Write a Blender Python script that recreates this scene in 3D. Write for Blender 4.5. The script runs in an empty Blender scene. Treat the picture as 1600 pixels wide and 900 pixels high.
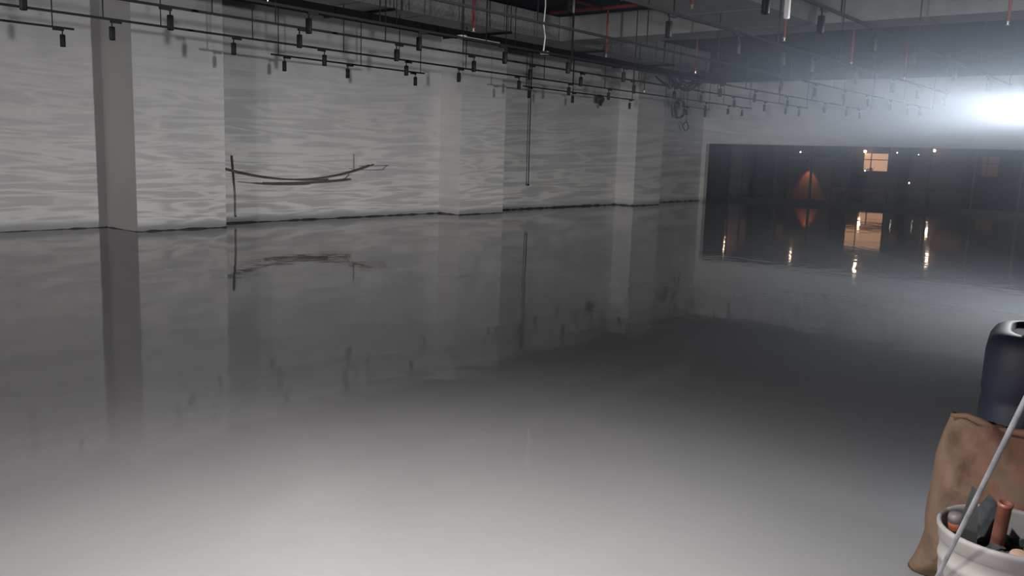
import bpy, bmesh, math, random
from mathutils import Vector, Matrix
random.seed(7)
SC = bpy.context.scene
C = SC.collection
PI = math.pi

# ------------------------------------------------------------------ camera
FPX = 1371.2
YAW, PITCH, ROLL = 0.67580, 0.15346, 0.03157
cam = bpy.data.cameras.new('camera')
cam.sensor_width = 36.0
cam.lens = 36.0 * FPX / 1600.0
cam.clip_start = 0.05
cam.clip_end = 300
cam_o = bpy.data.objects.new('camera', cam)
C.objects.link(cam_o)
Fw = Vector((-math.sin(YAW) * math.cos(PITCH), math.cos(YAW) * math.cos(PITCH), -math.sin(PITCH)))
Rt = Fw.cross(Vector((0, 0, 1))).normalized()
Up = Rt.cross(Fw)
R2 = math.cos(ROLL) * Rt + math.sin(ROLL) * Up
U2 = -math.sin(ROLL) * Rt + math.cos(ROLL) * Up
M = Matrix((R2, U2, -Fw)).transposed().to_4x4()
M.translation = (0, 0, 1.6)
cam_o.matrix_world = M
SC.camera = cam_o

# ------------------------------------------------------------------ view, world
SC.view_settings.view_transform = 'Standard'
SC.view_settings.look = 'None'
SC.view_settings.gamma = 1
SC.view_settings.use_curve_mapping = False
SC.view_settings.exposure = 0.0
w = bpy.data.worlds.new('night'); SC.world = w; w.use_nodes = True
w.node_tree.nodes['Background'].inputs[0].default_value = (0.35, 0.40, 0.60, 1)
w.node_tree.nodes['Background'].inputs[1].default_value = 0.012
SC.cycles.volume_bounces = 0
SC.cycles.max_bounces = 8
SC.cycles.sample_clamp_indirect = 4.0

# ------------------------------------------------------------------ lights
def lamp(name, kind, loc, energy, color, size=0.05, target=None, cone=None, blend=0.5):
    L = bpy.data.lights.new(name, kind)
    L.energy = energy; L.color = color; L.shadow_soft_size = size
    o = bpy.data.objects.new(name, L); o.location = loc; C.objects.link(o)
    if target is not None:
        o.rotation_euler = (Vector(target) - Vector(loc)).to_track_quat('-Z', 'Y').to_euler()
    if cone: L.spot_size = math.radians(cone); L.spot_blend = blend
    return o
# the bright bare work lamp hung just outside the right edge of the picture
WORK = (-1.22, 10.0, 2.15)
wl = lamp('work_lamp_light', 'POINT', WORK, 1950, (0.95, 0.97, 1.0), 0.10)
wl.data.use_nodes = True
_n = wl.data.node_tree.nodes; _k = wl.data.node_tree.links
_g = _n.new('ShaderNodeNewGeometry'); _s = _n.new('ShaderNodeSeparateXYZ'); _k.new(_g.outputs['Incoming'], _s.inputs[0])
_c = _n.new('ShaderNodeFloatCurve')      # added mask, dims the bare lamp towards straight down (0) and straight up (1)
_m = _n.new('ShaderNodeMapRange'); _m.inputs['From Min'].default_value = -1.0; _k.new(_s.outputs['Z'], _m.inputs['Value'])
_k.new(_m.outputs[0], _c.inputs['Value'])
_cv = _c.mapping.curves[0]; _cv.points[0].location = (0.0, 0.05); _cv.points[1].location = (1.0, 0.06)
for _p in ((0.30, 0.06), (0.41, 0.35), (0.49, 1.0), (0.545, 1.0), (0.61, 0.42), (0.70, 0.14)): _cv.points.new(*_p)
_c.mapping.update()
_k.new(_c.outputs[0], _n['Emission'].inputs['Strength'])
# added unseen spot above the photographer, brightening the milky water below
lamp('added_overhead_spot', 'SPOT', (-1.6, 1.45, 2.85), 830, (1.0, 0.985, 0.985), 0.04, (-2.0, 1.8, 0.0), 109, 1.0)
# added unseen spot from behind, narrowed to the far half of the long wall
lamp('added_rear_spot', 'SPOT', (-9.0, -3.0, 2.6), 1500, (1.0, 0.98, 0.95), 0.15, (-15.3, 22.0, 1.9), 26, 0.6)
# added fill from behind the photographer, lifting the dark face of the nearest pier
lamp('added_rear_fill', 'POINT', (-5.5, -6.5, 2.4), 1600, (1.0, 0.97, 0.95), 0.4)
# patterned spot added in place of light bounced off ripples (wavy bright bands)
def ripple_pattern_spot(name, loc, energy, target, cone):
    o = lamp(name, 'SPOT', loc, energy, (1.0, 0.99, 0.95), 0.0, target, cone, 0.35)
    L = o.data; L.use_nodes = True
    nt = L.node_tree; N = nt.nodes; K = nt.links
    em = N['Emission']
    g = N.new('ShaderNodeNewGeometry')
    mp = N.new('ShaderNodeMapping'); mp.inputs['Scale'].default_value = (7.0, 7.0, 85.0)
    K.new(g.outputs['Incoming'], mp.inputs['Vector'])
    n1 = N.new('ShaderNodeTexNoise'); n1.inputs['Scale'].default_value = 1.0
    n1.inputs['Detail'].default_value = 2.5; n1.inputs['Distortion'].default_value = 1.2
    K.new(mp.outputs[0], n1.inputs['Vector'])
    # thin bright lines where the noise crosses its middle value
    s = N.new('ShaderNodeMath'); s.operation = 'SUBTRACT'; s.inputs[1].default_value = 0.5
    K.new(n1.outputs['Fac'], s.inputs[0])
    a = N.new('ShaderNodeMath'); a.operation = 'ABSOLUTE'; K.new(s.outputs[0], a.inputs[0])
    r = N.new('ShaderNodeMapRange'); r.inputs['From Min'].default_value = 0.0
    r.inputs['From Max'].default_value = 0.11; r.inputs['To Min'].default_value = 1.0; r.inputs['To Max'].default_value = 0.42
    r.interpolation_type = 'SMOOTHSTEP'
    K.new(a.outputs[0], r.inputs['Value'])
    sp = N.new('ShaderNodeSeparateXYZ'); K.new(g.outputs['Incoming'], sp.inputs[0])
    ab = N.new('ShaderNodeMath'); ab.operation = 'ABSOLUTE'; K.new(sp.outputs['Z'], ab.inputs[0])
    lim = N.new('ShaderNodeMapRange'); lim.inputs['From Min'].default_value = 0.0; lim.inputs['From Max'].default_value = 0.24
    lim.inputs['To Min'].default_value = 1.0; lim.inputs['To Max'].default_value = 0.0
    K.new(ab.outputs[0], lim.inputs['Value'])
    mm = N.new('ShaderNodeMath'); mm.operation = 'MULTIPLY'; K.new(r.outputs[0], mm.inputs[0]); K.new(lim.outputs[0], mm.inputs[1])
    up = N.new('ShaderNodeMapRange'); up.inputs['From Min'].default_value = -0.004; up.inputs['From Max'].default_value = 0.004
    K.new(sp.outputs['Z'], up.inputs['Value'])      # pattern kept to upward directions, as a bounce would go
    m3 = N.new('ShaderNodeMath'); m3.operation = 'MULTIPLY'; K.new(mm.outputs[0], m3.inputs[0]); K.new(up.outputs[0], m3.inputs[1])
    K.new(m3.outputs[0], em.inputs['Strength'])
    return o
ripple_pattern_spot('ripple_pattern_spot', (-0.1, 10.0, 0.12), 3300, (-15.5, 12.0, 1.6), 120)

# ------------------------------------------------------------------ materials
def mat(name, col, rough=0.6, metal=0.0, var=0.0, scale=4.0, bump=0.0, spec=0.5, emit=None, estr=0.0, stretch=None, detail=4):
    m = bpy.data.materials.new(name); m.use_nodes = True
    nt = m.node_tree; N = nt.nodes; K = nt.links; b = N['Principled BSDF']
    b.inputs['Base Color'].default_value = (*col, 1)
    b.inputs['Roughness'].default_value = rough
    b.inputs['Metallic'].default_value = metal
    b.inputs['Specular IOR Level'].default_value = spec
    if emit:
        b.inputs['Emission Color'].default_value = (*emit, 1)
        b.inputs['Emission Strength'].default_value = estr
    tc = N.new('ShaderNodeTexCoord')
    mp = N.new('ShaderNodeMapping')
    if stretch: mp.inputs['Scale'].default_value = stretch
    K.new(tc.outputs['Object'], mp.inputs['Vector'])
    n = N.new('ShaderNodeTexNoise'); n.inputs['Scale'].default_value = scale; n.inputs['Detail'].default_value = detail
    K.new(mp.outputs[0], n.inputs['Vector'])
    if var:
        mr = N.new('ShaderNodeMapRange'); mr.inputs['From Min'].default_value = 0.25; mr.inputs['From Max'].default_value = 0.6
        mr.inputs['To Min'].default_value = 1 - var; mr.inputs['To Max'].default_value = 1 + var
        K.new(n.outputs['Fac'], mr.inputs['Value'])
        mx = N.new('ShaderNodeVectorMath'); mx.operation = 'SCALE'
        mx.inputs[0].default_value = col
        K.new(mr.outputs[0], mx.inputs['Scale'])
        K.new(mx.outputs[0], b.inputs['Base Color'])
    if bump:
        bp = N.new('ShaderNodeBump'); bp.inputs['Strength'].default_value = 1.0; bp.inputs['Distance'].default_value = bump
        K.new(n.outputs['Fac'], bp.inputs['Height']); K.new(bp.outputs[0], b.inputs['Normal'])
    return m

MW = mat('grey_painted_wall', (0.49, 0.482, 0.482), 0.85, var=0.05, scale=0.9, spec=0.1)
MDAMP = mat('wet_dirt_line', (0.06, 0.055, 0.05), 0.7, var=0.4, scale=6)
MCEIL = mat('black_painted_slab', (0.025, 0.027, 0.035), 0.9, var=0.3, scale=1.5, spec=0.1)
MDUCT = mat('foil_duct_wrap', (0.15, 0.147, 0.152), 0.6, metal=0.0, var=0.35, scale=22, bump=0.004)
MDUCT2 = mat('galvanised_duct', (0.19, 0.185, 0.178), 0.55, metal=0.0, var=0.12, scale=3)
MSEAM = mat('duct_seam', (0.12, 0.12, 0.12), 0.5)
MBLACK = mat('black_metal', (0.007, 0.007, 0.008), 0.6, spec=0.2)
MRED = mat('red_pipe_paint', (0.17, 0.022, 0.018), 0.6, var=0.15, scale=10)
MCHR = mat('dull_chrome', (0.6, 0.58, 0.55), 0.3, metal=0.9)
MTRAY = mat('black_tray', (0.005, 0.005, 0.006), 0.8, spec=0.1)
MCABLE = mat('dark_cable', (0.03, 0.03, 0.03), 0.6)
MWCAB = mat('white_cable', (0.7, 0.7, 0.7), 0.5)
MSTRIP = mat('brown_strip', (0.075, 0.06, 0.05), 0.7, var=0.3, scale=30)
MCONC = mat('terrace_concrete', (0.10, 0.10, 0.11), 0.8, var=0.2, scale=2)
MFRAME = mat('dark_window_frame', (0.02, 0.022, 0.027), 0.4, var=0.1)
MBRICK = mat('dark_reddish_facade', (0.07, 0.035, 0.03), 0.85, var=0.4, scale=0.6)
MWIN = mat('unlit_window', (0.012, 0.014, 0.02), 0.15)
MLITA = mat('lit_window_warm', (0.3, 0.2, 0.1), 0.5, emit=(1.0, 0.50, 0.26), estr=0.75)
MLITD = mat('lit_window_dim', (0.2, 0.1, 0.08), 0.5, emit=(1.0, 0.30, 0.16), estr=0.045)
MBULB = mat('warm_bulb', (0.8, 0.6, 0.4), 0.5, emit=(1.0, 0.72, 0.45), estr=38.0)
MBULBS = mat('small_bulb', (0.8, 0.6, 0.5), 0.5, emit=(1.0, 0.85, 0.75), estr=7.0)
MGWALL = mat('orange_render_wall', (0.15, 0.06, 0.03), 0.85, var=0.2, scale=3)
MLEAF = mat('night_leaves', (0.03, 0.04, 0.02), 0.6, var=0.3)

def glass_mat():
    m = bpy.data.materials.new('clear_pane'); m.use_nodes = True
    N = m.node_tree.nodes; K = m.node_tree.links
    for n in list(N):
        if n.type != 'OUTPUT_MATERIAL': N.remove(n)
    out = [n for n in N if n.type == 'OUTPUT_MATERIAL'][0]
    t = N.new('ShaderNodeBsdfTransparent'); t.inputs[0].default_value = (0.85, 0.88, 0.92, 1)
    g = N.new('ShaderNodeBsdfGlossy'); g.inputs['Roughness'].default_value = 0.02
    f = N.new('ShaderNodeFresnel'); f.inputs['IOR'].default_value = 1.45
    x = N.new('ShaderNodeMixShader')
    K.new(f.outputs[0], x.inputs[0]); K.new(t.outputs[0], x.inputs[1]); K.new(g.outputs[0], x.inputs[2])
    K.new(x.outputs[0], out.inputs['Surface'])
    return m
MGLASS = glass_mat()

def water_mat():
    m = bpy.data.materials.new('milky_flood_water'); m.use_nodes = True
    N = m.node_tree.nodes; K = m.node_tree.links; b = N['Principled BSDF']
    b.inputs['Base Color'].default_value = (0.255, 0.25, 0.247, 1)
    b.inputs['Roughness'].default_value = 0.04
    b.inputs['IOR'].default_value = 1.36
    tc = N.new('ShaderNodeTexCoord')
    def noise(scale, detail, stretch, dist=0.0):
        mp = N.new('ShaderNodeMapping'); mp.inputs['Scale'].default_value = stretch
        mp.inputs['Rotation'].default_value = (0, 0, YAW)
        K.new(tc.outputs['Object'], mp.inputs['Vector'])
        n = N.new('ShaderNodeTexNoise'); n.inputs['Scale'].default_value = scale; n.inputs['Detail'].default_value = detail
        n.inputs['Distortion'].default_value = dist
        K.new(mp.outputs[0], n.inputs['Vector']); return n
    a = noise(0.9, 2, (1, 1, 1), 0.6); c = noise(4.0, 2, (1, 1, 1))
    b1 = N.new('ShaderNodeBump'); b1.inputs['Strength'].default_value = 1; b1.inputs['Distance'].default_value = 0.0038
    b2 = N.new('ShaderNodeBump'); b2.inputs['Strength'].default_value = 1; b2.inputs['Distance'].default_value = 0.0012
    K.new(a.outputs['Fac'], b1.inputs['Height']); K.new(c.outputs['Fac'], b2.inputs['Height'])
    K.new(b1.outputs[0], b2.inputs['Normal']); K.new(b2.outputs[0], b.inputs['Normal'])
    # drifting pale silt in the water: patches of their own
    s = noise(0.35, 5, (1, 1, 1), 1.5)
    mr = N.new('ShaderNodeMapRange'); mr.inputs['From Min'].default_value = 0.3; mr.inputs['From Max'].default_value = 0.7
    mr.inputs['To Min'].default_value = 0.92; mr.inputs['To Max'].default_value = 1.08
    K.new(s.outputs['Fac'], mr.inputs['Value'])
    v = N.new('ShaderNodeVectorMath'); v.operation = 'SCALE'; v.inputs[0].default_value = (0.255, 0.25, 0.247)
    K.new(mr.outputs[0], v.inputs['Scale']); K.new(v.outputs[0], b.inputs['Base Color'])
    return m
MWATER = water_mat()

def haze_mat(density):
    m = bpy.data.materials.new('lamp_glow_haze'); m.use_nodes = True
    N = m.node_tree.nodes; K = m.node_tree.links
    for n in list(N):
        if n.type != 'OUTPUT_MATERIAL': N.remove(n)
    out = [n for n in N if n.type == 'OUTPUT_MATERIAL'][0]
    v = N.new('ShaderNodeVolumeScatter'); v.inputs['Density'].default_value = density
    v.inputs['Color'].default_value = (0.74, 0.84, 1.0, 1); v.inputs['Anisotropy'].default_value = 0.0
    # density fades out from the lamp, shaped to give its glow
    tc = N.new('ShaderNodeTexCoord'); d = N.new('ShaderNodeVectorMath'); d.operation = 'DISTANCE'; d.inputs[1].default_value = WORK
    K.new(tc.outputs['Object'], d.inputs[0])
    r = N.new('ShaderNodeMapRange'); r.interpolation_type = 'SMOOTHERSTEP'
    r.inputs['From Min'].default_value = 0.0; r.inputs['From Max'].default_value = 6.1
    r.inputs['To Min'].default_value = density; r.inputs['To Max'].default_value = 0.0
    K.new(d.outputs['Value'], r.inputs['Value']); K.new(r.outputs[0], v.inputs['Density'])
    K.new(v.outputs[0], out.inputs['Volume'])
    return m

# ------------------------------------------------------------------ mesh helpers
class MB:
    def __init__(self): self.bm = bmesh.new()
    def box(self, x0, x1, y0, y1, z0, z1):
        vs = [self.bm.verts.new(p) for p in ((x0,y0,z0),(x1,y0,z0),(x1,y1,z0),(x0,y1,z0),(x0,y0,z1),(x1,y0,z1),(x1,y1,z1),(x0,y1,z1))]
        for f in ((3,2,1,0),(4,5,6,7),(0,1,5,4),(1,2,6,5),(2,3,7,6),(3,0,4,7)): self.bm.faces.new([vs[i] for i in f])
        return self
    def tube(self, pts, r, seg=8, caps=True, closed=False):
        pts = [Vector(p) for p in pts]; n = len(pts); rings = []
        prev = None
        for i, p in enumerate(pts):
            a = pts[(i - 1) % n] if (closed or i > 0) else p
            c = pts[(i + 1) % n] if (closed or i < n - 1) else p
            d = (c - a).normalized()
            if prev is None:
                ref = Vector((0, 0, 1)) if abs(d.z) < 0.9 else Vector((1, 0, 0))
                u = d.cross(ref).normalized()
            else:
                u = (prev - d * prev.dot(d)).normalized()
            prev = u; v = d.cross(u)
            rr = r[i] if isinstance(r, (list, tuple)) else r
            rings.append([self.bm.verts.new(p + (u * math.cos(2*PI*k/seg) + v * math.sin(2*PI*k/seg)) * rr) for k in range(seg)])
        m = n if closed else n - 1
        for i in range(m):
            A, B = rings[i], rings[(i + 1) % n]
            for k in range(seg): self.bm.faces.new((A[k], A[(k+1) % seg], B[(k+1) % seg], B[k]))
        if caps and not closed:
            self.bm.faces.new(rings[0][::-1]); self.bm.faces.new(rings[-1])
        return self
    def lathe(self, prof, cx=0, cy=0, seg=32, closed=False):
        rings = []
        for (r, z) in prof:
            if r < 1e-5: rings.append([self.bm.verts.new((cx, cy, z))])
            else: rings.append([self.bm.verts.new((cx + r*math.cos(2*PI*k/seg), cy + r*math.sin(2*PI*k/seg), z)) for k in range(seg)])
        for A, B in zip(rings, rings[1:]):
            for k in range(seg):
                k2 = (k + 1) % seg
                if len(A) == 1 and len(B) == 1: continue
                if len(A) == 1: self.bm.faces.new((A[0], B[k2], B[k]))
                elif len(B) == 1: self.bm.faces.new((A[k], A[k2], B[0]))
                else: self.bm.faces.new((A[k], A[k2], B[k2], B[k]))
        return self
    def prism(self, poly, z0, z1):
        a = [self.bm.verts.new((x, y, z0)) for x, y in poly]; b = [self.bm.verts.new((x, y, z1)) for x, y in poly]
        n = len(poly)
        self.bm.faces.new(a[::-1]); self.bm.faces.new(b)
        for i in range(n): self.bm.faces.new((a[i], a[(i+1) % n], b[(i+1) % n], b[i]))
        return self
    def bevel(self, w, seg=2):
        bmesh.ops.bevel(self.bm, geom=self.bm.edges[:], offset=w, segments=seg, affect='EDGES', profile=0.5)
        return self
    def build(self, name, m, parent=None, smooth=False, loc=None):
        bmesh.ops.recalc_face_normals(self.bm, faces=self.bm.faces[:])
        me = bpy.data.meshes.new(name); self.bm.to_mesh(me); self.bm.free()
        if m: me.materials.append(m)
        if smooth:
            for p in me.polygons: p.use_smooth = True
        o = bpy.data.objects.new(name, me); C.objects.link(o)
        if parent: o.parent = parent
        if loc: o.location = loc
        return o
def empty(name, loc=(0, 0, 0), rz=0.0):
    o = bpy.data.objects.new(name, None); o.location = loc; o.rotation_euler = (0, 0, rz); o.empty_display_size = 0.1
    C.objects.link(o); return o
def tag(o, label=None, cat=None, group=None, kind=None):
    if label: o['label'] = label
    if cat: o['category'] = cat
    if group: o['group'] = group
    if kind: o['kind'] = kind
    return o
def struct(o, label=None): o['kind'] = 'structure'; return tag(o, label)
def copy_tree(o, parent=None):
    c = o.copy(); C.objects.link(c)
    if parent: c.parent = parent
    for ch in list(o.children): copy_tree(ch, c)
    return c

# ------------------------------------------------------------------ room shell
ZC = 4.37
YB = 30.6
struct(MB().box(-17, 9, -9.5, 33.0, -0.40, -0.30).build('floor', MCONC), 'concrete slab under the flood water')
bm = MB(); n = 1
vs = [bm.bm.verts.new(p) for p in ((-16.1, -9.2, 0), (8.2, -9.2, 0), (8.2, 33.0, 0), (-16.1, 33.0, 0))]; bm.bm.faces.new(vs)
struct(bm.build('water', MWATER), 'still milky grey flood water covering the whole hall, mirroring the walls')
bm = MB()
bm.box(-16.3, -15.93, -9.2, 8.3, -0.3, ZC)
bm.box(-16.3, -15.55, 8.3, YB + 0.25, -0.3, ZC)
struct(bm.build('wall_left', MW), 'long grey painted side wall')
for i, (y0, y1, lab) in enumerate(((7.9, 9.68, 'nearest of the three grey wall piers'), (16.3, 18.02, 'middle of the three grey wall piers'), (24.65, 26.35, 'farthest of the three grey wall piers'))):
    struct(MB().box(-15.93, -14.85, y0, y1, -0.3, ZC).build('column', MW), lab)
bm = MB()
bm.box(-15.55, -15.38, YB, YB + 0.25, -0.3, 2.15)
bm.box(-15.55, 3.0, YB, YB + 0.25, 2.15, ZC)
bm.box(3.0, 8.2, YB, YB + 0.25, -0.3, ZC)
struct(bm.build('wall_back', MW), 'grey end wall above the wide dark opening')
struct(MB().box(8.0, 8.3, -9.2, YB, -0.3, ZC).build('wall_right', MW))
struct(MB().box(-16.3, 8.3, -9.5, -9.2, -0.3, ZC).build('wall_rear', MW))
struct(MB().box(-16.3, 8.3, -9.5, YB + 2.6, ZC, ZC + 0.25).build('ceiling', MCEIL), 'black ceiling slab')
struct(MB().box(-16.3, -15.55, YB + 0.25, YB + 2.4, -0.3, ZC).build('wall_passage', MFRAME))  # the passage's darkness is put into this side wall's colour
struct(MB().box(-15.55, 8.0, YB + 0.25, YB + 2.6, 2.7, 2.8).build('ceiling_passage', MCEIL))

# ragged dark water mark along the foot of the walls
def tide(name, a, b, side, z=0.05):
    ax, ay = a; bx, by = b
    L = math.hypot(bx-ax, by-ay); n = max(2, int(L / 0.12)); nx, ny = side
    bm = bmesh.new(); rows = []
    for i in range(n + 1):
        t = i / n; x = ax + (bx-ax)*t; y = ay + (by-ay)*t
        h = z * (0.2 + 0.75 * random.random())
        rows.append([bm.verts.new((x, y, -0.02)), bm.verts.new((x, y, h)), bm.verts.new((x + nx*0.012, y + ny*0.012, h*0.8)), bm.verts.new((x + nx*0.015, y + ny*0.015, -0.02))])
    for A, B in zip(rows, rows[1:]):
        for k in range(3): bm.faces.new((A[k], B[k], B[k+1], A[k+1]))
    mb = MB(); mb.bm.free(); mb.bm = bm
    return struct(mb.build(name, MDAMP))
E1 = 0.0
tide('baseboard_left', (-15.93, -9), (-15.93, 7.9), (1, 0), 0.03)
tide('baseboard_left.001', (-15.93, 7.9), (-14.85, 7.9), (0, -1), 0.02)
tide('baseboard_left.002', (-14.85, 7.9), (-14.85, 9.68), (1, 0), 0.035)
tide('baseboard_left.003', (-15.55, 9.68), (-15.55, 16.3), (1, 0), 0.035)
tide('baseboard_left.004', (-15.55, 16.3), (-14.85, 16.3), (0, -1), 0.05)
tide('baseboard_left.005', (-14.85, 16.3), (-14.85, 18.02), (1, 0), 0.03)
tide('baseboard_left.006', (-15.55, 18.02), (-15.55, 24.65), (1, 0), 0.06)
tide('baseboard_left.007', (-15.55, 24.65), (-14.85, 24.65), (0, -1), 0.06)
tide('baseboard_left.008', (-14.85, 24.65), (-14.85, 26.35), (1, 0), 0.04)
tide('baseboard_left.009', (-15.55, 26.35), (-15.55, 30.6), (1, 0), 0.05)

# ------------------------------------------------------------------ window wall behind the opening
YG = 33.0
mull = [-15.5, -14.97, -13.6, -12.22, -10.82, -9.44, -8.06, -6.65, -5.25, -3.85, -2.45, -1.05, 0.35, 1.75, 3.15]
struct(MB().box(-16.3, 8.2, YG, YG + 0.2, -0.3, 0.12).build('trim_1', MFRAME), 'dark low sill at the foot of the glazing')
for i, (xa, xb) in enumerate(zip(mull, mull[1:])):
    f = MB()
    f.box(xa, xa + 0.035, YG, YG + 0.1, 0.12, 2.7); f.box(xb - 0.035, xb, YG, YG + 0.1, 0.12, 2.7)
    f.box(xa + 0.035, xb - 0.035, YG, YG + 0.1, 0.12, 0.17); f.box(xa + 0.035, xb - 0.035, YG, YG + 0.1, 2.64, 2.7)
    fo = struct(f.build('window_%d' % (i + 1), MFRAME))
    MB().box(xa + 0.035, xb - 0.035, YG + 0.045, YG + 0.055, 0.17, 2.64).build('pane', MGLASS, fo)

# ------------------------------------------------------------------ outside, seen through the glass and in the water
struct(MB().box(-50, 20, YG + 0.2, 60.2, -0.25, -0.05).build('ground_outside', MCONC))
bld = empty('apartment_building', (-18, 60, -0.05))
tag(bld, 'dark reddish building across the street with a few lit windows', 'building')
MB().box(-26, 24, 0, 6, 0, 15).build('facade', MBRICK, bld)
for r in range(4):
    for c in range(12):
        x = -24 + c * 3.4; z = 5.6 + r * 2.5
        MB().box(x, x + 1.5, -0.06, 0.02, z, z + 1.5).build('window', MWIN, bld)
lit = [(-0.70, 0.78, 1.18, 2.30, MLITA), (-1.55, 0.8, 2.85, 3.95, MLITA), (1.0, 1.8, 2.85, 3.6, MLITD), (3.2, 5.6, 2.85, 3.7, MLITD),
       (9.0, 10.0, 0.5, 1.7, MLITD), (6.3, 7.2, 1.1, 2.3, MLITD), (-6.3, -4.6, 2.85, 3.9, MLITD), (-12.3, -8.6, 2.85, 4.4, MLITD)]
for (a, b, z0, z1, m) in lit:
    wn = MB().box(a, b, -0.06, 0.02, z0, z1).build('lit_window', m, bld); wn['label'] = 'window glowing warm orange'
    fb = MB(); fb.box(a + (b-a)*0.28, a + (b-a)*0.28 + 0.06, -0.10, -0.06, z0, z1); fb.box(a, b, -0.10, -0.06, z0 + (z1-z0)*0.62, z0 + (z1-z0)*0.62 + 0.05)
    fb.build('window_bars', MFRAME, wn)
def wall_lamp(x, z, r, m, label):
    t = empty('wall_lamp', (x, 59.96, z))
    tag(t, label, 'lamp', 'lamps on the building across the street')
    MB().tube([(0, 0, 0.02), (0, -0.25, 0.06), (0, -0.32, 0.0)], 0.02, 6).build('bracket', MBLACK, t)
    g = MB(); bmesh.ops.create_uvsphere(g.bm, u_segments=12, v_segments=8, radius=r, matrix=Matrix.Translation((0, -0.32, -r)))
    g.build('globe', m, t, True)
for a in [(-18.6, 2.45, .085, MBULB, 'brightest small lamp just above the orange lit window'),
          (-28.0, 4.8, .08, MBULB, 'warm lamp whose reflection glints farthest left in the water'),
          (-23.0, 3.6, .07, MBULB, 'warm lamp over the orange cone of light, lower of two'),
          (-23.05, 5.0, .06, MBULB, 'warm lamp over the orange cone of light, upper of two'),
          (-18.6, 5.4, .10, MBULB, 'warm lamp high above the orange lit window'),
          (-14.4, 2.6, .08, MBULB, 'warm lamp right of the dim red windows, lower'),
          (-14.2, 4.4, .10, MBULB, 'warm lamp right of the dim red windows, upper'),
          (-22.9, 2.27, .05, MBULBS, 'tiny white lamp under the lintel above the orange cone'),
          (-16.6, 2.37, .04, MBULBS, 'tiny white lamp just right of the orange lit window'),
          (-15.3, 2.28, .03, MBULBS, 'faint tiny lamp second right of the orange lit window'),
          (-15.7, 0.5, .05, MBULBS, 'tiny pale lamp low down right of the lit window'),
          (-18.5, 1.16, .04, MBULBS, 'tiny pale lamp at the lower corner of the lit window')]:
    wall_lamp(*a)
# low orange wall with a downlight on its top edge
gw = empty('garden_wall', (-14.2, 38.2, -0.05)); tag(gw, 'low orange garden wall outside washed by a small downlight', 'garden wall')
MB().box(-0.95, 0.95, 0, 0.25, 0, 1.75).build('wall_face', MGWALL, gw)
MB().box(-1.0, 1.0, -0.06, 0.3, 1.75, 1.83).build('coping', MCONC, gw)
hd = MB().lathe([(0, 1.62), (0.05, 1.62), (0.05, 1.75), (0, 1.75)], 0, -0.30, 12).tube([(0, -0.30, 1.74), (0, -0.02, 1.79)], 0.012, 6).build('downlight', MBLACK, gw)
lamp('garden_downlight', 'SPOT', (-14.2, 37.88, 1.54), 60, (1.0, 0.5, 0.22), 0.02, (-14.2, 38.2, 0.3), 60, 0.5)
# a leafy shrub standing dark against the lit window
sh = empty('garden_shrub', (-17.9, 57.0, -0.05)); tag(sh, 'dark leafy shrub standing against the orange lit window', 'shrub')
s = MB(); random.seed(3)
for k in range(7):
    a = random.uniform(-.6, .6); s.tube([(a*0.3, 0, 0), (a, random.uniform(-.2, .2), 0.9), (a*1.3, 0, 1.5)], [0.03, 0.02, 0.008], 5)
s.build('stems', MLEAF, sh)
s = MB()
for k in range(160):
    ang = random.uniform(0, 2*PI); rr = random.uniform(0.0, 0.75); h = random.uniform(0.3, 1.35)
    if abs(math.cos(ang)*rr) < .32 and h > .95: continue
    c0 = Vector((math.cos(ang)*rr, math.sin(ang)*rr*0.4, h)); d = Vector((random.uniform(-1, 1), random.uniform(-1, 1), random.uniform(-.3, 1))).normalized() * 0.12
    q = d.cross(Vector((0, 1, 0.2))).normalized() * 0.04
    v = [s.bm.verts.new(c0 - d), s.bm.verts.new(c0 + q), s.bm.verts.new(c0 + d), s.bm.verts.new(c0 - q)]; s.bm.faces.new(v)
s.build('leaves', MLEAF, sh)

# ------------------------------------------------------------------ ducts and ceiling gear
DZ = 3.86
def duct(name, label, boxes, seams, m=MDUCT):
    t = empty(name, (0, 0, 0)); tag(t, label, 'duct')
    b = MB()
    for x in boxes: b.box(*x)
    b.build('duct_body', m, t)
    for x in seams: MB().box(*x).build('flange', MSEAM, t)
    return t
zt_ = ZC - 0.04
duct('air_duct', 'long foil wrapped air duct running beside the left wall above the black tray', [(-12.45, -10.9, 8.4, 21.6, DZ, zt_)],
     [(-12.46, -10.88, y, y + 0.03, DZ - 0.012, zt_) for y in (9.6, 11.1, 12.6, 14.1, 17.2, 18.7, 20.2)])
duct('air_duct', 'broad grey duct crossing the hall below the black ceiling', [(-10.88, 7.8, 14.85, 15.7, DZ, zt_ + 0.0)],
     [(x, x + 0.03, 14.835, 15.71, DZ - 0.01, zt_) for x in (-9.4, -7.9, -5.2, -3.9, -2.5, -1.0, 1.0)], MDUCT2)
duct('air_duct', 'pale grey duct running toward the cross duct at upper right', [(-7.25, -5.62, 2.0, 14.83, DZ, zt_)],
     [(-7.26, -5.605, y, y + 0.03, DZ - 0.01, zt_) for y in (4.0, 6.0, 8.0, 9.8, 11.4, 13.0)], MDUCT2)
# trapeze bars under the long duct
for i, y in enumerate((10.2, 13.2, 16.4, 19.5)):
    t = empty('duct_support', (-11.65, y, DZ)); tag(t, 'dark cross bar under the long duct, %s from the near end' % ('first', 'second', 'third', 'fourth')[i], 'bracket', 'cross bars under the long duct')
    MB().box(-0.9, 0.86, -0.02, 0.02, -0.06, -0.015).build('bar', MBLACK, t)
    for sx in (-0.88, 0.84): MB().tube([(sx, 0, -0.06), (sx, 0, ZC - DZ)], 0.008, 6).build('hanger_rod', MBLACK, t)
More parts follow.
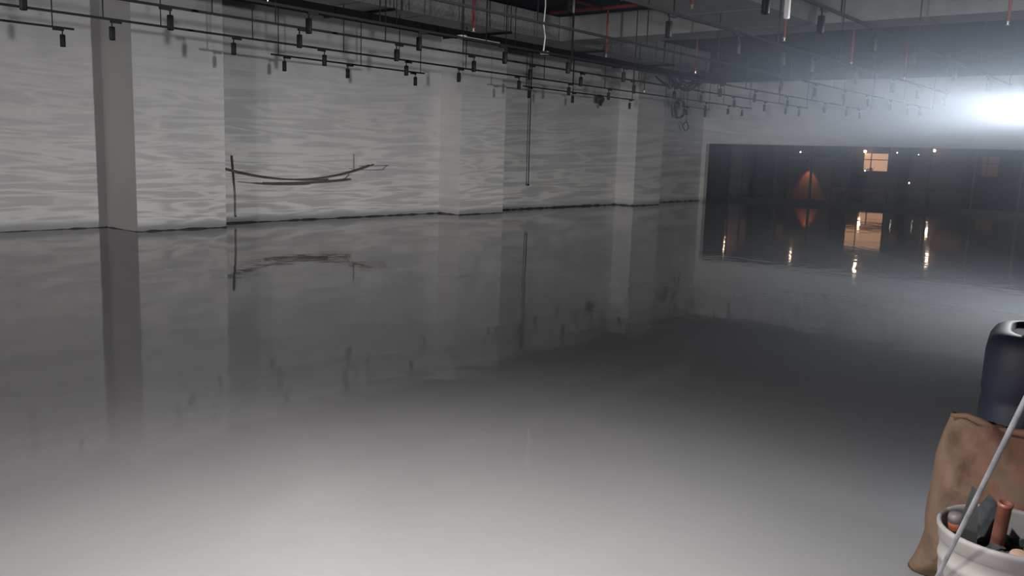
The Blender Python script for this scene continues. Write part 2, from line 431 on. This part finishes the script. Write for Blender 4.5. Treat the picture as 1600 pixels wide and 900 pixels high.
# black cable tray
t = empty('cable_tray', (-10.72, 0, 3.55)); tag(t, 'long black cable tray below the foil duct along the left wall', 'cable tray')
b = MB(); b.box(-0.17, 0.17, -2, 21.9, 0, 0.012); b.box(-0.17, -0.155, -2, 21.9, 0.012, 0.10); b.box(0.155, 0.17, -2, 21.9, 0.012, 0.10); b.build('tray', MTRAY, t)
b = MB()
for k in range(6):
    b.tube([(-0.12 + k*0.045 + 0.012*math.sin(j*1.7 + k), -2 + j*1.32, 0.035 + 0.012*(k % 2)) for j in range(19)], 0.018, 6)
b.build('cables', MCABLE, t)
for y in (0.5, 3.5, 6.5, 10.0, 13.0, 16.0, 19.0, 21.6):
    MB().tube([(0.185, y, -0.01), (0.185, y, ZC - 3.55)], 0.007, 6).build('hanger_rod', MBLACK, t)
# a bunch of slack cable at the end of the tray
t = empty('cable_bundle', (-10.72, 19.9, 3.49)); tag(t, 'drooping bunch of black cable at the far end of the tray', 'cable')
b = MB(); random.seed(5)
for k in range(9):
    x0 = random.uniform(-.3, .3); dz = random.uniform(.1, .32)
    b.tube([(x0, -0.9 + j*0.16, 0.03 - dz*math.sin(PI*j/9)) for j in range(10)], 0.02, 6)
b.build('loops', MCABLE, t)
# black round duct at upper left
t = empty('round_duct', (-10.25, 0, 4.05)); tag(t, 'black round pipe duct under the ceiling beside the foil duct end', 'duct')
MB().tube([(0, -3, 0), (0, 8.0, 0)], 0.24, 20).build('pipe', MTRAY, t, True)
MB().lathe([(0.27, 0.0), (0.27, 0.05), (0.24, 0.05)], 0, 0, 20).build('collar', MSEAM, t).matrix_local = Matrix.Translation((0, 5.0, 0)) @ Matrix.Rotation(PI/2, 4, 'X')

# ------------------------------------------------------------------ red sprinkler pipes
def gap_top(x, y):
    if -12.47 < x < -10.87 and 8.3 < y < 21.7: return DZ
    if -7.27 < x < -5.6 and 1.9 < y < 15.8: return DZ
    if x > -12 and 14.8 < y < 15.75: return DZ
    return ZC
ORD = ['first', 'second', 'third', 'fourth', 'fifth', 'sixth', 'seventh', 'eighth', 'ninth', 'tenth', 'eleventh', 'twelfth', 'thirteenth', 'fourteenth', 'fifteenth', 'sixteenth', 'seventeenth']
def sprinkler(x, y, z, label, r=0.020):
    t = empty('sprinkler_pipe', (x, y, z)); tag(t, label, 'sprinkler pipe', 'red sprinkler drop pipes')
    MB().tube([(0, 0, 0.05), (0, 0, gap_top(x, y) - z)], r, 10).build('pipe', MRED, t, True)
    MB().lathe([(0, 0), (0.028, 0.004), (0.028, 0.010), (0.010, 0.014), (0.012, 0.035), (0.024, 0.04), (0.024, 0.055), (0, 0.055)], 0, 0, 10).build('sprinkler_head', MCHR, t)
for a in [(-9.24, 10.38, 3.4, 'red sprinkler pipe beside the foil duct, nearest over the tray'),
          (-9.28, 14.16, 3.4, 'red sprinkler pipe ending at the black tray before the cross duct'),
          (-9.2, 17.57, 3.4, 'red sprinkler pipe far down near the cable tray end'),
          (-9.95, 7.16, 3.42, 'short red sprinkler pipe at top left above the tracks'),
          (-5.5, 10.3, 3.45, 'short red sprinkler pipe under the pale duct edge at top centre'),
          (-5.5, 13.3, 3.40, 'long red sprinkler pipe left of the bright white tube'),
          (-5.71, 17.03, 3.4, 'red sprinkler pipe against dark ceiling, behind the cross duct'),
          (-5.66, 20.34, 3.4, 'red sprinkler pipe in the bluish glow, farthest down the hall'),
          (-2.42, 13.0, 3.4, 'red sprinkler pipe at upper right in the lamp glow'),
          (-13.2, 22.2, 3.4, 'thin red pipe near the left wall beside the coiled cable', .016)]:
    sprinkler(*a)
# pipes crossing near the black ceiling
t = empty('sprinkler_main', (0, 0, 4.25)); tag(t, 'red sprinkler main crossing under the black ceiling at top centre', 'pipe')
MB().tube([(-10.4, 13.9, 0), (-7.3, 13.9, 0)], 0.035, 10).tube([(-9.24, 4, 0.0), (-9.24, 13.9, 0.0)], 0.03, 10).build('pipe', MRED, t, True)

# ------------------------------------------------------------------ lighting tracks with their spotlights
ZT = 3.10
ROWX = {1: -12.85, 2: -11.3, 3: -9.6, 4: -8.3, 5: -6.48, 6: -4.8, 7: -3.3}
ROWN = {1: 'first', 2: 'second', 3: 'third', 4: 'fourth', 5: 'fifth', 6: 'sixth', 7: 'seventh'}
SEG = {1: [(-2.0, 6.0), (9.3, 12.98), (16.2, 21.1), (23.8, 25.65)], 2: [(-2, 25.3)], 3: [(-2, 25.28)], 4: [(-2, 26.87)], 5: [(-2, 26.25)], 6: [(-2, 20.5)], 7: [(0, 18.63)]}
RODS = {1: [1.7, 5.71, 9.45, 11.3, 12.87, 16.32, 18.2, 21.0, 23.9, 25.58],
        2: [1.0, 4.2, 5.65, 6.43, 7.86, 9.57, 10.8, 12.51, 14.94, 15.98, 17.25, 18.51, 20.07, 21.81, 23.36, 25.16],
        3: [1.0, 4.6, 6.12, 7.02, 8.9, 10.55, 11.61, 13.5, 15.9, 17.6, 19.5, 21.3, 23.2, 25.2],
        4: [1.0, 5.6, 7.6, 9.6, 11.7, 13.6, 16.3, 18.2, 20.0, 22.1, 24.4, 26.8],
        5: [1.5, 5.5, 8.4, 10.9, 13.1, 16.1, 18.4, 21.0, 23.4, 26.2],
        6: [1.5, 5.6, 8.6, 11.4, 13.8, 16.9, 20.35],
        7: [3.0, 6.2, 9.4, 12.3, 16.0, 18.5]}
for r, segs in SEG.items():
    X = ROWX[r]
    for i, (a, b) in enumerate(segs):
        t = empty('lighting_track', (X, a, ZT))
        if r == 1: lab = 'black lighting track piece closest to left wall, %s from the near end' % ORD[i]
        else: lab = 'long thin black lighting track, %s row out from the left wall' % ROWN[r]
        tag(t, lab, 'lighting track', 'black lighting tracks under the ceiling')
        MB().box(-0.014, 0.014, 0, b - a, 0, 0.028).build('rail', MBLACK, t)
        for y in RODS[r]:
            if a - 0.1 <= y <= b + 0.1:
                MB().tube([(0, y - a, 0.028), (0, y - a, gap_top(X, y) - ZT)], 0.0085, 6).build('hanger_rod', MBLACK, t)
SPOTS = {1: [3.0, 5.84, 9.57, 10.98, 12.73, 16.43, 18.19, 19.46, 20.88, 24.13, 25.34],
         2: [3.9, 5.76, 7.54, 9.18, 10.97, 12.32, 14.11, 15.84, 17.42, 20.77, 22.29, 23.69, 24.63],
         3: [3.99, 5.58, 7.39, 9.12, 10.82, 12.29, 13.83, 15.73, 17.42, 18.68, 20.44, 22.25, 23.67, 24.64],
         4: [6.52, 8.28, 10.02, 11.59, 13.24, 14.89, 16.98, 18.68, 20.54, 23.02, 24.69, 25.83],
         5: [15.67, 17.36, 19.03, 20.65, 22.3, 23.82, 24.96],
         6: [6.71, 8.51, 10.21, 11.62, 12.67, 14.63, 16.54, 18.2, 20.22],
         7: [7.52, 8.86, 10.55, 12.19, 14.38, 16.66]}
def make_spot():
    t = empty('track_spotlight')
    MB().box(-0.015, 0.015, -0.02, 0.13, -0.028, 0.0).bevel(0.004).build('track_adapter', MBLACK, t)
    MB().tube([(0, 0, -0.02), (0, 0, -0.085)], 0.009, 8).build('stem', MBLACK, t)
    MB().lathe([(0, -0.075), (0.030, -0.075), (0.036, -0.082), (0.036, -0.238), (0.032, -0.243), (0.026, -0.225), (0, -0.225)], 0, 0, 16).build('lamp_body', MBLACK, t, True)
    return t
proto = make_spot(); first = True
for r, ys in SPOTS.items():
    ys = sorted(ys, reverse=True)
    for i, y in enumerate(ys):
        o = proto if first else copy_tree(proto); first = False
        o.location = (ROWX[r], y, ZT)
        o.rotation_euler = (0, 0, 0 if (i * 7 + r * 3) % 3 else PI)
        tag(o, 'black cylinder spotlight, %s from the far end of the %s track row from left wall' % (ORD[i], ROWN[r]), 'spotlight', 'black spotlights on the tracks')

# ------------------------------------------------------------------ odds and ends on the walls and ceiling
# sagging bundle of thin strips hooked on the left wall
W0 = -15.53
t = empty('sagging_strips', (W0, 12.0, 0.9)); tag(t, 'sagging bundle of thin brown strips hanging against the grey left wall', 'strips')
def strip(pts, r, name='strip', m=MSTRIP):
    P = [Vector((0.02 + 0.0 * i, y - 12.0, z - 0.9)) for i, (y, z) in enumerate(pts)]
    return MB().tube(P, r, 6).build(name, m, t)
def arc(y0, z0, y1, z1, sag, n=12, x=0.0):
    return [(y0 + (y1-y0)*k/n, z0 + (z1-z0)*k/n - sag*4*(k/n)*(1-k/n)) for k in range(n + 1)]
strip(arc(10.05, 1.10, 14.05, 1.22, 0.28), [0.015] + [0.02]*11 + [0.012])
strip(arc(10.05, 1.12, 12.7, 0.88, 0.10), 0.017)
strip(arc(10.4, 0.84, 12.2, 0.78, 0.03), [0.008]*3 + [0.02]*9 + [0.012])
strip(arc(11.0, 0.80, 13.35, 0.88, 0.03), [0.03]*12 + [0.02])
strip(arc(10.3, 1.05, 13.9, 1.20, 0.24), 0.018)
strip(arc(13.3, 1.12, 14.35, 1.10, 0.02) + arc(14.35, 1.10, 14.5, 1.20, -.02, 4)[1:] + arc(14.5, 1.2, 13.6, 1.17, 0.0, 4)[1:], 0.006)
strip([(12.8, 0.82), (13.2, 0.90), (13.3, 0.97), (13.3, 1.02)], 0.008)
strip([(13.45, 1.12), (13.45, 1.45)], 0.007)
strip([(10.27, 1.36), (10.30, 1.0), (10.33, 0.6), (10.33, 0.16), (10.345, 0.13)], [0.017, 0.015, 0.009, 0.009, 0.015], 'hanging_cord')
# long thin cable hanging down the wall
t = empty('hanging_cable', (-15.40, 19.8, 0.67)); tag(t, 'long thin dark cable hanging down the left wall between middle and far piers', 'cable')
MB().tube([(0, 0, 0.03), (0.01, -0.03, 1.2), (0, -0.02, 2.6), (0, 0, ZC - 0.67)], 0.016, 6).build('cable', MCABLE, t)
MB().lathe([(0, 0), (0.03, 0.0), (0.03, 0.05), (0, 0.06)], 0, 0, 8).build('plug', MBLACK, t)
# coils of cable
def coil(loc, rad, label, turns, drop):
    t = empty('cable_coil', loc, math.radians(62)); tag(t, label, 'cable coil', 'cable coils by the far left corner')
    b = MB(); n = 22*turns
    b.tube([(rad*0.15*math.sin(i*0.9), rad*(1 + 0.09*math.sin(i*0.28))*math.sin(2*PI*i/22), rad*(1 + 0.09*math.sin(i*0.28))*math.cos(2*PI*i/22)) for i in range(n + 1)], 0.017, 6)
    b.build('loop', MCABLE, t)
    MB().tube([(0, 0, rad), (0, 0.02, rad + drop*0.5), (0, 0, rad + drop)], 0.012, 6).build('hanging_end', MCABLE, t)
coil((-14.9, 27.5, 3.25), 0.30, 'large coil of dark cable hanging high near the far left corner', 4, ZC - 3.55)
coil((-14.9, 28.0, 2.68), 0.15, 'small coil of dark cable just below the large coil', 2, ZC - 2.83)
coil((-15.3, 26.9, 3.95), 0.14, 'small knot of cable up by the ceiling above the coils', 3, ZC - 4.09)
# round camera dome and little knob on the wall
t = empty('dome_camera', (-15.55, 23.25, 3.3)); tag(t, 'dark round dome camera on the left wall before the far pier', 'camera')
g = MB(); bmesh.ops.create_uvsphere(g.bm, u_segments=16, v_segments=10, radius=0.15, matrix=Matrix.Translation((0.16, 0, 0))); g.build('dome', mat('smoked_dome', (0.05, 0.05, 0.05), 0.3), t, True)
MB().box(0, 0.05, -0.12, 0.12, -0.12, 0.12).build('wall_plate', MSEAM, t)
# round box and conduit on the tray edge
t = empty('junction_box', (-9.95, 10.9, 3.40)); tag(t, 'pale round junction box with a short conduit beside the black tray', 'junction box')
MB().lathe([(0, 0), (0.075, 0), (0.08, 0.015), (0.08, 0.05), (0, 0.06)], 0, 0, 18).build('box', mat('pale_plastic', (0.45, 0.45, 0.42), 0.5), t)
MB().tube([(0, 0.07, 0.03), (0, 0.95, 0.03)], 0.02, 8).build('conduit', mat('pale_conduit', (0.38, 0.38, 0.37), 0.5), t)
MB().tube([(0, 0, 0.06), (0, 0, ZC - 3.40)], 0.008, 6).build('hanger_rod', MBLACK, t)
# socket hanging on a white cable
t = empty('hanging_socket', (-9.3, 12.25, 3.25)); tag(t, 'small yellowish socket block hanging on a white cable above the tracks', 'socket')
MB().box(-0.05, 0.10, -0.03, 0.03, 0, 0.06).bevel(0.008).build('socket_block', mat('yellow_plastic', (0.42, 0.33, 0.16), 0.5), t)
MB().tube([(0, 0, 0.06), (0.02, 0.01, 0.3), (-0.015, 0, 0.5), (0.01, 0, 0.8), (0, 0, ZC - 3.25)], 0.012, 6).build('cable', MWCAB, t)
# white tube for a track spotlight body; its shine is put into the colour
t = empty('spot_shine_tube', (-3.55, 8.6, 2.98)); tag(t, 'white tube in place of a shining spotlight body at top right before the pale duct', 'pendant')
MB().lathe([(0, 0), (0.028, 0), (0.03, 0.01), (0.03, 0.5), (0, 0.51)], 0, 0, 14).build('tube', mat('white_tube', (0.8, 0.8, 0.8), 0.4), t, True)
MB().tube([(0, 0, 0.5), (0, 0, ZC - 2.98)], 0.006, 6).build('cord', MWCAB, t)
# the work lamp itself (outside the picture on the right)
t = empty('work_lamp', (WORK[0], WORK[1], WORK[2])); tag(t, 'bare work lamp hanging on a cord from the ceiling, outside the frame', 'lamp')
MB().lathe([(0, 0.12), (0.03, 0.12), (0.035, 0.16), (0.03, 0.22), (0, 0.24)], 0, 0, 12).build('socket', MBLACK, t)
MB().tube([(0, 0, 0.23), (0, 0, ZC - WORK[2])], 0.006, 6).build('cord', MCABLE, t)

# ------------------------------------------------------------------ foreground at the right
# dark plastic drum
t = empty('plastic_drum', (-0.45, 4.42, 0)); t.scale = (1, 1, 0.965); t.rotation_euler = (0, 0, math.radians(8)); tag(t, 'dark navy plastic drum standing behind the brown sack', 'drum')
b = MB()
pf = [(0, 0), (0.26, 0), (0.285, 0.02), (0.29, 0.06), (0.29, 0.28), (0.283, 0.30), (0.283, 0.33), (0.292, 0.35), (0.292, 0.60), (0.285, 0.62), (0.285, 0.65), (0.292, 0.67), (0.290, 0.84), (0.284, 0.885), (0.268, 0.915), (0.245, 0.93), (0.215, 0.935), (0.20, 0.932), (0.195, 0.915), (0, 0.91)]
b.lathe([(r_ * 1.06, z_) for r_, z_ in pf], 0, 0, 64)
for v_ in b.bm.verts:      # rounded square section
    r_ = math.hypot(v_.co.x, v_.co.y)
    if r_ > 1e-4:
        c_, s_ = v_.co.x / r_, v_.co.y / r_
        k_ = (abs(c_) ** 4.5 + abs(s_) ** 4.5) ** (-1 / 4.5)
        v_.co.x *= k_; v_.co.y *= k_
b.build('drum_body', mat('navy_plastic', (0.016, 0.020, 0.036), 0.6, var=0.35, scale=5), t, True)
MB().lathe([(0, 0.89), (0.045, 0.89), (0.05, 0.925), (0.05, 0.965), (0.042, 0.975), (0, 0.975)], 0.0, 0.0, 20).build('screw_cap', mat('purple_cap', (0.10, 0.05, 0.09), 0.5), t, True).location = (-0.12, -0.03, 0.012)
MB().tube([(0.05, -0.12, 0.90), (0.05, -0.12, 0.955), (0.05, 0.0, 0.965), (0.05, 0.12, 0.955), (0.05, 0.12, 0.90)], 0.012, 8).build('handle', MBLACK, t, True)

# brown sack
def sack():
    t = empty('brown_sack', (-0.43, 3.70, 0)); tag(t, 'creased brown sack with faded red print leaning before the dark drum', 'sack')
    b = MB(); NU, NV = 72, 44; random.seed(11)
    rings = []
    for j in range(NV + 1):
        v = j / NV
        wdt = 0.312 + 0.030 * math.sin(PI * v) - 0.02 * max(0, v - 0.75) / 0.25
        if v < 0.3: wdt += 0.085 * (1 - v / 0.3) ** 1.4
        dep = 0.155 * (1 - v ** 4) + 0.014 + 0.035 * math.sin(PI * min(1, v * 1.1))
        if v < 0.08: dep *= 0.75 + 0.25 * v / 0.08
        z = 0.645 * v
        ring = []
        for i in range(NU):
            a = 2 * PI * i / NU
            e = 0.6
            cx = math.copysign(abs(math.cos(a)) ** e, math.cos(a)); sy = math.copysign(abs(math.sin(a)) ** e, math.sin(a))
            cr = 0.022 * math.sin(9 * cx + 6 * v + 2 * math.sin(7 * v)) * (0.3 + v) + 0.010 * math.sin(19 * cx - 13 * v) + 0.012 * math.sin(5 * cx + 17 * v)
            x = wdt * cx + 0.004 * math.sin(9 * v + 2) ; y = (dep + cr) * sy - 0.05 * v
            zz = z - 0.055 * v ** 3 * (x + 0.335) / 0.67 + 0.012 * math.sin(11 * cx) * v ** 2
            if v > 0.93: y += 0.01 * math.sin(17 * cx)
            ring.append(b.bm.verts.new((x, y, max(0.0, zz))))
        rings.append(ring)
    for A, B in zip(rings, rings[1:]):
        for k in range(NU): b.bm.faces.new((A[k], A[(k+1) % NU], B[(k+1) % NU], B[k]))
    b.bm.faces.new(rings[0][::-1]); b.bm.faces.new(rings[-1])
    m = mat('brown_woven_sack', (0.125, 0.078, 0.05), 0.8, var=0.35, scale=6, bump=0.03)
    N = m.node_tree.nodes; K = m.node_tree.links; bs = N['Principled BSDF']
    src = bs.inputs['Base Color'].links[0].from_socket
    tc = N.new('ShaderNodeTexCoord'); n2 = N.new('ShaderNodeTexNoise'); n2.inputs['Scale'].default_value = 6; n2.inputs['Detail'].default_value = 3
    K.new(tc.outputs['Object'], n2.inputs['Vector'])
    cr = N.new('ShaderNodeValToRGB'); cr.color_ramp.elements[0].position = 0.44; cr.color_ramp.elements[1].position = 0.56
    K.new(n2.outputs['Fac'], cr.inputs[0])
    sp = N.new('ShaderNodeSeparateXYZ'); K.new(tc.outputs['Object'], sp.inputs[0])
    g = N.new('ShaderNodeMapRange'); g.inputs['From Min'].default_value = -0.24; g.inputs['From Max'].default_value = -0.12; K.new(sp.outputs['X'], g.inputs['Value'])
    mu = N.new('ShaderNodeMath'); mu.operation = 'MULTIPLY'; K.new(cr.outputs[0], mu.inputs[0]); K.new(g.outputs[0], mu.inputs[1])
    mu2 = N.new('ShaderNodeMath'); mu2.operation = 'MULTIPLY'; mu2.inputs[1].default_value = 0.6; K.new(mu.outputs[0], mu2.inputs[0])
    mx = N.new('ShaderNodeMix'); mx.data_type = 'RGBA'; K.new(mu2.outputs[0], mx.inputs['Factor']); K.new(src, mx.inputs['A']); mx.inputs['B'].default_value = (0.16, 0.055, 0.035, 1)
    K.new(mx.outputs['Result'], bs.inputs['Base Color'])
    b.build('sack_body', m, t, True)
    # rolled top hem
    MB().tube([(-0.29 + 0.05*k, -0.066 + 0.012*math.sin(k*1.9), 0.645 - 0.0042*k + 0.01*math.sin(k*1.3)) for k in range(13)], [0.008] + [0.013 + 0.004*math.sin(k*2.1) for k in range(11)] + [0.008], 8).build('folded_top', m, t, True)
    t.rotation_euler = (math.radians(-2), 0, 0.05)
sack()

# bucket with rubble
BX, BY = -0.405, 3.10
t = empty('white_bucket', (BX, BY, 0)); tag(t, 'dirty white plastic bucket of rubble in front of the brown sack', 'bucket')
mb_ = mat('dirty_white_plastic', (0.31, 0.29, 0.28), 0.5, var=0.15, scale=5)
N = mb_.node_tree.nodes; K = mb_.node_tree.links; bs = N['Principled BSDF']
src = bs.inputs['Base Color'].links[0].from_socket
tc = N.new('ShaderNodeTexCoord'); mp = N.new('ShaderNodeMapping'); mp.inputs['Scale'].default_value = (1, 1, 0.35); mp.inputs['Location'].default_value = (0.33, 0.1, 0.3)
K.new(tc.outputs['Object'], mp.inputs[0]); n2 = N.new('ShaderNodeTexNoise'); n2.inputs['Scale'].default_value = 7; n2.inputs['Detail'].default_value = 3; K.new(mp.outputs[0], n2.inputs['Vector'])
cr = N.new('ShaderNodeValToRGB'); cr.color_ramp.elements[0].position = 0.56; cr.color_ramp.elements[1].position = 0.60; K.new(n2.outputs['Fac'], cr.inputs[0])
mx = N.new('ShaderNodeMix'); mx.data_type = 'RGBA'; K.new(cr.outputs[0], mx.inputs['Factor']); K.new(src, mx.inputs['A']); mx.inputs['B'].default_value = (0.19, 0.155, 0.15, 1)
K.new(mx.outputs['Result'], bs.inputs['Base Color'])
RB = 0.207
prof = [(0, 0), (RB*0.90, 0), (RB*0.905, 0.02), (RB*0.93, 0.20), (RB*0.945, 0.205), (RB*0.945, 0.215), (RB*0.935, 0.22), (RB*0.955, 0.325), (RB*0.975, 0.33), (RB*0.975, 0.345), (RB*0.96, 0.35), (RB*0.965, 0.395), (RB*0.995, 0.40), (RB*1.005, 0.43), (RB*1.03, 0.437), (RB*1.03, 0.448), (RB*1.0, 0.454), (RB*0.965, 0.448), (RB*0.95, 0.43), (RB*0.93, 0.20), (RB*0.90, 0.02), (0, 0.018)]
prof[18] = (RB*0.965, 0.445)
prof = prof[:18] + [(RB*0.955, 0.44), (RB*0.94, 0.30), (RB*0.92, 0.18), (0, 0.18)]
MB().lathe(prof, 0, 0, 56).build('bucket_body', mb_, t, True)
an = math.radians(-62)
lug = MB().lathe([(0, 0), (0.024, 0), (0.026, 0.006), (0.022, 0.018), (0.012, 0.022), (0.012, 0.03), (0, 0.032)], 0, 0, 18).build('handle_lug', mb_, t, True)
lug.matrix_local = Matrix.Translation((RB*0.965*math.cos(an), RB*0.965*math.sin(an), 0.365)) @ Matrix.Rotation(an, 4, 'Z') @ Matrix.Rotation(PI/2, 4, 'Y')
# rubble fill
b = MB(); random.seed(21)
for k in range(110):
    a = random.uniform(0, 2*PI); rr = RB * 0.84 * math.sqrt(random.random()); s_ = random.uniform(0.012, 0.030)
    ce = Vector((rr*math.cos(a)*0.93, rr*math.sin(a)*0.93, 0.36 + random.uniform(-0.02, 0.03)))
    ret = bmesh.ops.create_icosphere(b.bm, subdivisions=1, radius=s_, matrix=Matrix.Translation(ce))
    for v in ret['verts']: v.co += Vector((random.uniform(-1, 1), random.uniform(-1, 1), random.uniform(-1, 1))) * s_ * 0.35
b.lathe([(RB*0.93, 0.34), (RB*0.5, 0.36), (0, 0.365)], 0, 0, 24)
o = b.build('rubble', mat('dark_rubble', (0.045, 0.05, 0.05), 0.75, var=0.8, scale=14)); o.location = (BX, BY, 0)
tag(o, 'dark broken rubble filling the white bucket', 'rubble', kind='stuff')
# copper pipe stub
t = empty('copper_pipe', (BX - 0.035, BY + 0.0, 0.37)); tag(t, 'short open reddish copper pipe standing up out of the bucket', 'pipe')
b = MB(); b.lathe([(0.021, 0), (0.021, 0.16), (0.0235, 0.162), (0.0235, 0.172), (0.017, 0.174), (0.016, 0.0)], 0, 0, 20)
b.build('pipe', mat('worn_copper', (0.30, 0.12, 0.08), 0.45, metal=0.3, var=0.25, scale=12), t, True); t.rotation_euler = (math.radians(4), math.radians(5), 0)
# grey pointed blade and black plate
t = empty('pointed_blade', (BX - 0.115, BY - 0.06, 0.38)); tag(t, 'grey pointed metal blade sticking up from the bucket', 'blade')
b = MB(); b.prism([(-0.035, 0), (0.035, 0), (0.03, 0.12), (0.018, 0.19), (0.006, 0.20)], -0.004, 0.004); o = b.build('blade', mat('dull_steel', (0.08, 0.085, 0.085), 0.5, metal=0.4, var=0.2), t)
o.rotation_euler = (math.radians(82), math.radians(0), 0.3)
t = empty('black_plate', (BX - 0.065, BY + 0.035, 0.37)); tag(t, 'black speckled triangular plate stuck in the bucket rubble', 'plate')
b = MB(); b.prism([(-0.10, 0), (0.05, 0), (0.045, 0.11), (-0.015, 0.165)], -0.005, 0.005); o = b.build('plate', mat('black_speckled_plate', (0.02, 0.024, 0.028), 0.5, var=0.9, scale=30), t)
o.rotation_euler = (math.radians(70), 0, 0.1)
# small orange topped cans and cap pieces
def chunk(loc, r, h, col, name, label, cat, rot=(0, 0, 0)):
    t = empty(name, loc); tag(t, label, cat); t.rotation_euler = rot
    MB().lathe([(0, 0), (r, 0), (r, h*0.85), (r*0.8, h), (0, h)], 0, 0, 14).build('piece', mat(name + '_paint', col, 0.5, var=0.2), t, True)
    return t
c_ = chunk((BX - 0.150, BY + 0.01, 0.38), 0.024, 0.085, (0.16, 0.14, 0.14), 'dark_can', 'dark dented can with orange label at left inside bucket', 'can', (0.2, -0.15, 0))
MB().lathe([(0.0243, 0.03), (0.0252, 0.032), (0.0252, 0.055), (0.0243, 0.057)], 0, 0, 14).build('orange_label', mat('orange_label', (0.60, 0.16, 0.07), 0.5, var=0.4, scale=30), c_, True)
chunk((BX - 0.015, BY - 0.135, 0.385), 0.018, 0.04, (0.75, 0.20, 0.10), 'orange_cap', 'bright orange cap lying beside the copper pipe in bucket', 'cap', (0.5, 0.3, 0))
chunk((BX + 0.045, BY - 0.10, 0.39), 0.032, 0.035, (0.60, 0.40, 0.28), 'tan_lump', 'tan rounded lump at the right inside the bucket', 'lump', (0.3, 0.2, 0))
b = MB().lathe([(0, -0.012), (0.05, 0), (0, 0.012)], 0, 0, 9).build('green_shard', mat('green_plastic', (0.04, 0.12, 0.05), 0.4)); b.location = (BX + 0.06, BY - 0.14, 0.40); b.scale = (1, .6, 1)
tag(b, 'dark green shard under the tan lump in the bucket', 'shard')
# thin steel rod leaning across the bucket
t = empty('steel_rod', (-0.672, 3.19, 0)); tag(t, 'long thin steel rod leaning across the front of the bucket', 'rod')
b = MB()
P0 = Vector((0, 0, 0)); P1 = Vector((0, 0, 1.6)) + 2.88 * Vector((-0.16116, 0.92323, -0.34881)) - Vector((-0.672, 3.19, 0))
d = (P1 - P0); P2 = P0 + d * 2.3
b.tube([P0 + (P2 - P0) * k / 10 for k in range(11)], 0.0072, 8)
b.build('rod', mat('scratched_steel', (0.42, 0.42, 0.45), 0.4, metal=0.5, var=0.3, scale=15), t, True)

# ------------------------------------------------------------------ haze added around the work lamp for its glow
hb = MB(); bmesh.ops.create_icosphere(hb.bm, subdivisions=4, radius=6.2, matrix=Matrix.Translation(WORK))
for v_ in hb.bm.verts: v_.co.z = min(max(v_.co.z, 0.03), ZC - 0.03)
hz = hb.build('haze', haze_mat(0.040), None, True)
tag(hz, 'thin haze added around the lamp at right for its glow', 'haze', kind='stuff')
